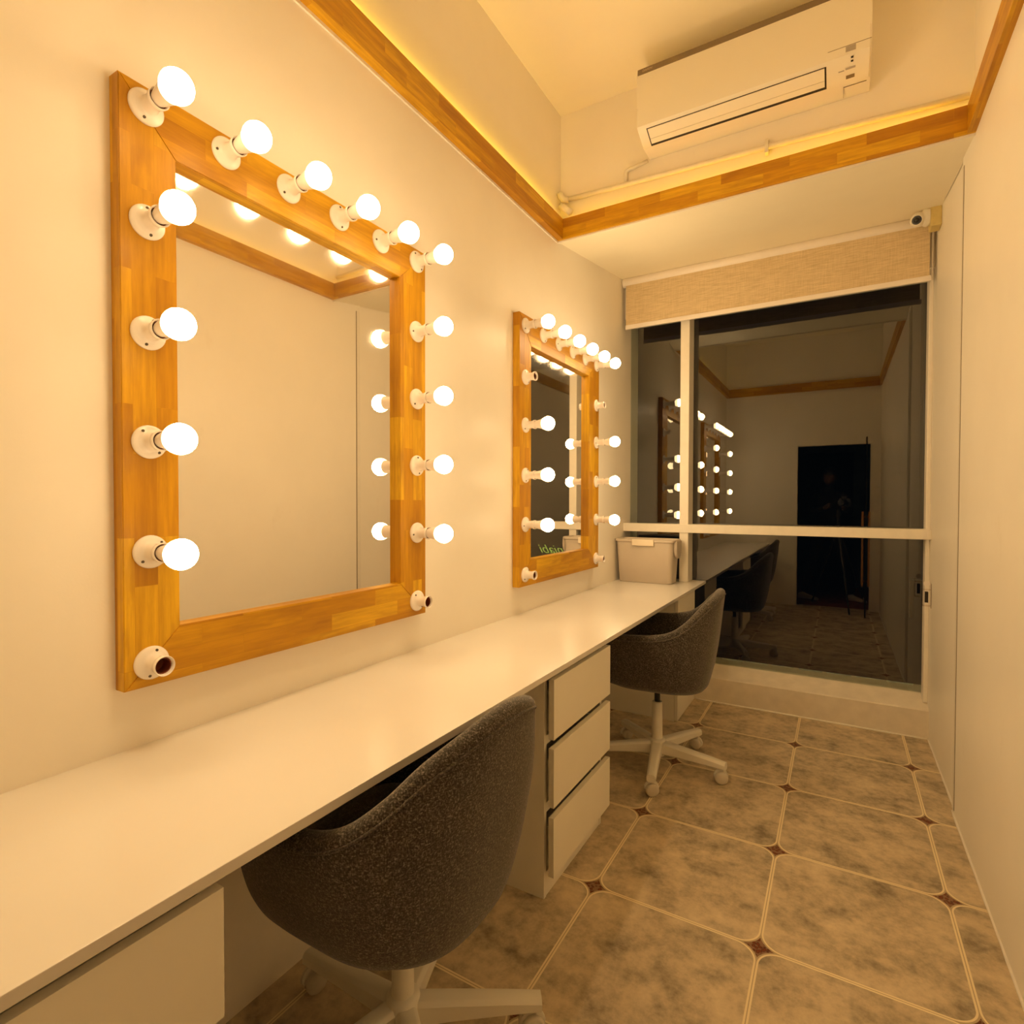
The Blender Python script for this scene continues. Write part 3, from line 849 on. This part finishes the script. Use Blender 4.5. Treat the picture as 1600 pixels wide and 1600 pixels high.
# conduit pipe along the wall below it
org = Vector((0.8, 2.63, 2.80))
pp = empty('conduit_pipe', org); tag(pp, 'cream plastic conduit running along the wall above the wooden cornice', 'pipe')
bm = bmesh.new(); add_tube(bm, [(0.050, 2.628, 2.812), (0.40, 2.629, 2.800), (0.80, 2.630, 2.789), (1.25, 2.629, 2.772), (1.66, 2.628, 2.752)], 0.0115, 14)
L(from_bm('main_run', bm, M_PIPEW, pp, True), org)
bm = bmesh.new(); add_tube(bm, [(0.052, 2.628, 2.812), (0.030, 2.622, 2.812), (0.018, 2.610, 2.826), (0.014, 2.600, 2.845)], 0.0150, 14)
add_tube(bm, [(0.020, 2.605, 2.775), (0.050, 2.600, 2.752), (0.075, 2.610, 2.730)], 0.0165, 14)
L(from_bm('elbow', bm, M_PIPEW, pp, True), org)
bm = bmesh.new(); add_tube(bm, [(0.355, 2.632, 2.800), (0.355, 2.632, 2.858), (0.36, 2.632, 2.866), (0.372, 2.632, 2.870), (0.462, 2.632, 2.884)], 0.0085, 12)
L(from_bm('branch', bm, M_PIPEW, pp, True), org)
bm = bmesh.new(); add_box(bm, (0.975, 2.614, 2.752), (0.989, 2.644, 2.800), 0.001); add_lathe(bm, [(2.634, 0), (2.634, 0.008), (2.645, 0.008)], 12, 'Y', (0.982, 0, 2.815))
L(from_bm('pipe_clip', bm, M_PIPEW, pp), org)

# ------------------------------------------------------------------ security camera
org = Vector((1.688, 3.50, 2.69))
sc_ = empty('security_camera', org); tag(sc_, 'small white turret security camera above the blind, aimed into the room', 'security camera')
jb = box('junction_box', (1.642, 3.452, 2.632), (1.688, 3.535, 2.745), M_YBOX, sc_, 0.006); L(jb, org); jb['label'] = 'yellowed plastic mounting box'
bm = bmesh.new(); add_lathe(bm, [(-0.0, 0), (0.0, 0.040), (-0.012, 0.044), (-0.024, 0.041), (-0.032, 0.034), (-0.034, 0)], 32, 'X', (1.642, 3.490, 2.695))
L(from_bm('base', bm, M_AC, sc_, True, 40), org)
ball = Vector((1.594, 3.478, 2.687))
aim = (Vector((1.10, 1.6, 1.9)) - ball).normalized()
rotq = aim.to_track_quat('Z', 'Y').to_matrix()
bm = bmesh.new()
add_lathe(bm, [(-0.034 * math.cos(PI * k / 16), 0.034 * math.sin(PI * k / 16)) for k in range(0, 13)] + [(0.026, 0.0222), (0.036, 0.025), (0.038, 0.0235), (0.036, 0.021), (0.036, 0)], 28, origin=ball, rot=rotq)
L(from_bm('eyeball_housing', bm, M_AC, sc_, True, 45), org)
bm = bmesh.new(); add_lathe(bm, [(0.0362, 0), (0.0362, 0.0205), (0.0372, 0.0205), (0.0376, 0.012), (0.042, 0.009), (0.0445, 0)], 24, origin=ball, rot=rotq)
L(from_bm('lens', bm, M_BLACK, sc_, True, 45), org)
bm = bmesh.new(); add_tube(bm, [(1.684, 3.51, 2.742), (1.684, 3.3, 2.700), (1.683, 3.0, 2.656), (1.682, 2.75, 2.620), (1.684, 2.64, 2.600)], 0.0022, 8)
L(from_bm('cable', bm, M_PIPEW, sc_, True), org)

# ------------------------------------------------------------------ storage box on the worktop
org = Vector((0.2, 3.55, ZT))
sb = empty('storage_box', org); tag(sb, 'beige grey lidded plastic storage box on the far end of the worktop', 'storage box')
def rrect(cx, cy, hx, hy, r, n=6):
    out = []
    for (sx, sy, a0) in ((1, 1, 0), (-1, 1, PI / 2), (-1, -1, PI), (1, -1, 1.5 * PI)):
        for k in range(n + 1):
            a = a0 + PI / 2 * k / n
            out.append((cx + sx * (hx - r) + r * math.cos(a), cy + sy * (hy - r) + r * math.sin(a)))
    return out
def loft(name, secs, mat, parent, cap=(True, True)):
    bm = bmesh.new(); rs = []
    for (pts, z) in secs: rs.append([bm.verts.new((x, y, z)) for x, y in pts])
    n = len(rs[0])
    for A, B in zip(rs, rs[1:]):
        for i in range(n): bm.faces.new((A[i], A[(i + 1) % n], B[(i + 1) % n], B[i]))
    if cap[0]: bm.faces.new(rs[0][::-1])
    if cap[1]: bm.faces.new(rs[-1])
    return L(from_bm(name, bm, mat, parent, True, 40), org)
cx, cy = 0.200, 3.545
loft('body', [(rrect(cx, cy, 0.165, 0.070, 0.03), ZT + 0.001), (rrect(cx, cy, 0.171, 0.074, 0.032), ZT + 0.006), (rrect(cx, cy, 0.184, 0.088, 0.03), ZT + 0.262), (rrect(cx, cy, 0.184, 0.088, 0.03), ZT + 0.266)], M_BOX, sb)
loft('lid', [(rrect(cx, cy, 0.190, 0.094, 0.03), ZT + 0.262), (rrect(cx, cy, 0.193, 0.097, 0.032), ZT + 0.264), (rrect(cx, cy, 0.193, 0.097, 0.032), ZT + 0.276), (rrect(cx, cy, 0.189, 0.093, 0.03), ZT + 0.279),
             (rrect(cx, cy, 0.182, 0.086, 0.028), ZT + 0.279), (rrect(cx, cy, 0.178, 0.082, 0.028), ZT + 0.270)], M_BOX, sb)
c1 = L(box('clip', (0.128, cy - 0.104, ZT + 0.238), (0.268, cy - 0.094, ZT + 0.279), M_CLIP, sb, 0.003), org); c1['label'] = 'paler clip on the front edge'
bm = bmesh.new()
pl = [(-0.062, 0.272), (-0.064, 0.225), (-0.055, 0.190), (-0.035, 0.168), (0.0, 0.160), (0.035, 0.168), (0.055, 0.190), (0.064, 0.225), (0.062, 0.272)]
add_prism(bm, [(cy + a, ZT + b) for a, b in pl], 0.384, 0.402, 'X', 0, 0.003)
L(from_bm('side_handle', bm, M_BOX, sb, True, 40), org)

# ------------------------------------------------------------------ door, corridor and photographer (seen in the window's reflection)
dr = empty('door_1', (1.575, YB, 0)); structure(dr, 'frameless glass door standing open inward')
org = Vector((1.575, YB, 0))
L(box('leaf', (1.516, 0.06, 0.012), (1.524, 0.475, 1.97), M_CLEAR, dr), org)
L(box('edge_strip', (1.513, 0.475, 0.012), (1.527, 0.484, 1.97), M_BLACK, dr), org)
L(boxes('pull_handle', [((1.480, 0.44, 0.35), (1.500, 0.465, 1.16)), ((1.540, 0.44, 0.35), (1.560, 0.465, 1.16)), ((1.500, 0.447, 0.40), (1.540, 0.458, 0.412)), ((1.500, 0.447, 1.10), (1.540, 0.458, 1.112))], M_HANDLE, dr), org)
L(boxes('frame', [((DX0 - 0.0, YB - 0.1, 0), (DX0 + 0.012, YB + 0.004, DZ)), ((DX1 - 0.012, YB - 0.1, 0), (DX1, YB + 0.004, DZ)), ((DX0 + 0.012, YB - 0.1, DZ - 0.012), (DX1 - 0.012, YB + 0.004, DZ))], M_FRAME, dr), org)
structure(box('floor.001', (-0.4, -3.2, -0.1), (2.6, YB - 0.1, -0.002), M_CARPET), 'dark red corridor floor')
bm = bmesh.new()
for a, b in (((-0.5, -3.3, 0), (-0.4, YB - 0.1, 2.5)), ((2.6, -3.3, 0), (2.7, YB - 0.1, 2.5)), ((1.45, -2.2, 0), (2.6, -2.1, 2.5)), ((-0.4, -2.2, 2.02), (1.45, -2.1, 2.5)),
             ((-0.4, -3.3, 0), (2.6, -3.2, 2.5)), ((-0.4, YB - 0.16, 0), (-0.12, YB - 0.1, 2.5)), ((1.80, YB - 0.16, 0), (2.6, YB - 0.1, 2.5))):
    add_box(bm, a, b)
structure(from_bm('wall_corridor', bm, M_CORR), 'dim grey corridor beyond the doorway')
structure(box('ceiling.001', (-0.5, -3.3, 2.5), (2.7, YB - 0.1, 2.6), M_CORR), 'dim corridor ceiling')

# the photographer's own tripod and camera, standing behind the lens
back = -F
cpos = Vector((CAMX, CAMY, CAMZ)) + back * 0.035
org = Vector((CAMX, -0.12, 0))
tri = empty('tripod', org); tag(tri, 'black camera tripod standing in the doorway, reflected in the window', 'tripod')
head = Vector((CAMX, -0.09, 1.11))
for ft in ((1.380, 0.345, 0.0), (0.985, -0.42, 0.0), (1.56, -0.47, 0.0)):
    ft = Vector(ft); top = head + Vector((0, 0, -0.14)) + (ft - head).normalized() * 0.03
    bm = bmesh.new()
    mid = top.lerp(ft, 0.45); m2 = top.lerp(ft, 0.72)
    add_tube(bm, [top, mid], 0.015, 12); add_tube(bm, [mid, m2], 0.0125, 12); add_tube(bm, [m2, ft + Vector((0, 0, 0.008))], 0.010, 12)
    L(from_bm('leg', bm, M_BLACK, tri, True, 40), org)
bm = bmesh.new(); add_lathe(bm, [(0.86, 0), (0.86, 0.016), (0.92, 0.016), (0.93, 0.042), (0.99, 0.042), (1.00, 0.016), (1.07, 0.016), (1.08, 0.028), (1.13, 0.030), (1.14, 0.022), (1.165, 0.022), (1.165, 0.032), (1.178, 0.032), (1.178, 0)], 24, 'Z', (CAMX, -0.09, 0))
L(from_bm('ball_head', bm, M_BLACK, tri, True, 40), org)
org = Vector((CAMX, -0.09, 1.18))
pc = empty('photo_camera', org); tag(pc, 'black photo camera on the tripod, reflected in the window', 'camera')
Mc = M.copy(); Mc.translation = cpos
def cbox(name, a, b, mat, bev):
    bm = bmesh.new(); t = bmesh.new(); add_box(t, a, b, bev); merge(bm, t, 0, Mc); return L(from_bm(name, bm, mat, pc, True, 40), org)
cbox('body', (-0.07, -0.052, 0.085), (0.07, 0.048, 0.135), M_BLACK, 0.008)
cbox('prism_hump', (-0.03, 0.044, 0.080), (0.03, 0.072, 0.130), M_BLACK, 0.008)
bm = bmesh.new(); t = bmesh.new(); add_lathe(t, [(0.005, 0), (0.005, 0.034), (0.0, 0.037), (0.03, 0.038), (0.05, 0.034), (0.084, 0.036), (0.084, 0)], 32); merge(bm, t, 0, Mc)
L(from_bm('lens', bm, M_BLACK, pc, True, 40), org)

# photographer: one continuous skinned body, legs apart, leaning towards the camera
def person():
    org = Vector((1.14, -0.66, 0))
    root = empty('person', org); tag(root, 'person in black standing wide-legged behind the tripod, in pale shoes', 'person')
    J = {}
    verts, edges, rad = [], [], []
    def v(name, p, r, par=None):
        J[name] = len(verts); verts.append(Vector(p)); rad.append(r)
        if par: edges.append((J[par], J[name]))
    v('pelvis', (1.15, -0.70, 0.92), 0.135)
    v('waist', (1.15, -0.68, 1.06), 0.125, 'pelvis'); v('chest', (1.15, -0.62, 1.27), 0.140, 'waist')
    v('neck0', (1.15, -0.56, 1.42), 0.075, 'chest'); v('neck1', (1.155, -0.52, 1.49), 0.052, 'neck0')
    for s, n, fx, fy in ((-1, 'l', 0.880, -0.655), (1, 'r', 1.430, -0.735)):
        v('hip' + n, (1.15 + s * 0.10, -0.70, 0.86), 0.100, 'pelvis')
        v('knee' + n, ((1.15 + s * 0.10) * 0.45 + fx * 0.55, -0.66, 0.48), 0.062, 'hip' + n)
        v('calf' + n, ((1.15 + s * 0.10) * 0.28 + fx * 0.72, -0.69, 0.34), 0.058, 'knee' + n)
        v('ank' + n, (fx, fy, 0.09), 0.042, 'calf' + n)
        v('sh' + n, (1.15 + s * 0.17, -0.60, 1.37), 0.062, 'chest')
        v('elb' + n, (1.15 + s * 0.24, -0.46, 1.13), 0.045, 'sh' + n)
        v('wr' + n, (1.215 + s * 0.10, -0.285, 1.19), 0.029, 'elb' + n)
    me = bpy.data.meshes.new('clothed_body'); me.from_pydata([p - org for p in verts], edges, [])
    o = bpy.data.objects.new('clothed_body', me); COL.objects.link(o)
    sk = o.modifiers.new('s', 'SKIN'); sub = o.modifiers.new('d', 'SUBSURF'); sub.levels = sub.render_levels = 2
    for i, d in enumerate(me.skin_vertices[0].data):
        d.radius = (rad[i], rad[i] * (0.78 if i < 3 else 1.0)); d.use_root = (i == 0)
    dg = bpy.context.evaluated_depsgraph_get(); dg.update()
    me2 = bpy.data.meshes.new_from_object(o.evaluated_get(dg)); bpy.data.objects.remove(o)
    for p in me2.polygons: p.use_smooth = True
    me2.materials.clear(); body = link('clothed_body', me2, M_CLOTH, root)
    # head, bowed to the camera's rear screen
    hc = Vector((1.165, -0.475, 1.575)) - org
    bm = bmesh.new(); bmesh.ops.create_uvsphere(bm, u_segments=28, v_segments=20, radius=1)
    for q in bm.verts:
        x, y, z = q.co
        f = 1.0 - 0.22 * max(0, -z) ** 1.5
        nose = 0.022 * math.exp(-((x / 0.16) ** 2 + ((z + 0.15) / 0.25) ** 2)) if y > 0.6 else 0
        eye = -0.010 * (math.exp(-(((abs(x) - 0.38) / 0.18) ** 2 + ((z - 0.08) / 0.14) ** 2))) if y > 0.4 else 0
        mouth = 0.006 * math.exp(-((x / 0.28) ** 2 + ((z + 0.5) / 0.09) ** 2)) if y > 0.3 else 0
        chin = 0.010 * math.exp(-((x / 0.3) ** 2 + ((z + 0.82) / 0.2) ** 2)) if y > 0 else 0
        q.co = Vector((x * 0.074 * f, y * 0.095 * f + nose + eye + mouth + chin, z * 0.116))
    for s in (-1, 1):
        t = bmesh.new(); bmesh.ops.create_uvsphere(t, u_segments=10, v_segments=8, radius=1)
        for q in t.verts: q.co = Vector((q.co.x * 0.009 + s * 0.076, q.co.y * 0.018 - 0.005, q.co.z * 0.030 - 0.005))
        merge(bm, t)
    bmesh.ops.transform(bm, matrix=Matrix.Translation(hc) @ Matrix.Rotation(-0.35, 4, 'X'), verts=bm.verts)
    from_bm('head', bm, M_SKIN, root, True)
    bm = bmesh.new(); bmesh.ops.create_uvsphere(bm, u_segments=28, v_segments=20, radius=1)
    bmesh.ops.delete(bm, geom=[q for q in bm.verts if (q.co.y > 0.25 and q.co.z < 0.45) or q.co.z < -0.45], context='VERTS')
    for q in bm.verts: q.co = Vector((q.co.x * 0.082, q.co.y * 0.103 - 0.004, q.co.z * 0.125 + 0.004))
    bmesh.ops.transform(bm, matrix=Matrix.Translation(hc) @ Matrix.Rotation(-0.35, 4, 'X'), verts=bm.verts)
    from_bm('hair', bm, M_BLACK, root, True)
    # hands: palm, four fingers and a thumb curled round the camera body
    for s, n in ((-1, 'l'), (1, 'r')):
        bm = bmesh.new()
        w = verts[J['wr' + n]] - org
        d = (Vector((CAMX + s * 0.085, -0.165, 1.235)) - org - w).normalized()
        sd = d.cross(Vector((0, 0, 1))).normalized(); up = sd.cross(d)
        add_tube(bm, [w - d * 0.01, w + d * 0.03, w + d * 0.075], [0.022, 0.030, 0.027], 14)
        for k in range(4):
            o0 = w + d * 0.070 + up * (0.024 - 0.016 * k)
            ln = (0.038, 0.043, 0.040, 0.031)[k]
            inn = sd * (-s if sd.x > 0 else s)
            add_tube(bm, [o0, o0 + d * ln * 0.55, o0 + d * ln * 0.85 + inn * ln * 0.4, o0 + d * ln * 0.75 + inn * ln * 0.95], [0.0085, 0.0082, 0.0075, 0.006], 8)
        o0 = w + d * 0.025 + up * 0.022
        inn = sd * (-s if sd.x > 0 else s)
        add_tube(bm, [o0, o0 + d * 0.02 + up * 0.014 + inn * 0.018, o0 + d * 0.040 + up * 0.014 + inn * 0.034], [0.011, 0.0095, 0.007], 8)
        from_bm('hand', bm, M_SKIN, root, True)
    for (fx, fy, dx) in ((0.880, -0.655, 0.30), (1.430, -0.735, 0.25)):
        bm = bmesh.new(); secs = []
        for (y, w, h) in ((-0.075, 0.022, 0.05), (-0.06, 0.034, 0.075), (0.0, 0.036, 0.085), (0.06, 0.038, 0.062), (0.12, 0.044, 0.048), (0.165, 0.038, 0.036), (0.185, 0.018, 0.024)):
            secs.append([bm.verts.new((w * math.cos(a), y, max(0.0, h * 0.5 + h * 0.5 * math.sin(a)))) for a in [2 * PI * k / 14 for k in range(14)]])
        for A, B in zip(secs, secs[1:]):
            for k in range(14): bm.faces.new((A[k], A[(k + 1) % 14], B[(k + 1) % 14], B[k]))
        bm.faces.new(secs[0]); bm.faces.new(secs[-1])
        bmesh.ops.transform(bm, matrix=Matrix.Translation(Vector((fx, fy, 0)) - org) @ Matrix.Rotation(-1.1 if fx < 1 else -0.9, 4, 'Z'), verts=bm.verts)
        from_bm('shoe', bm, M_SHOE, root, True)
person()
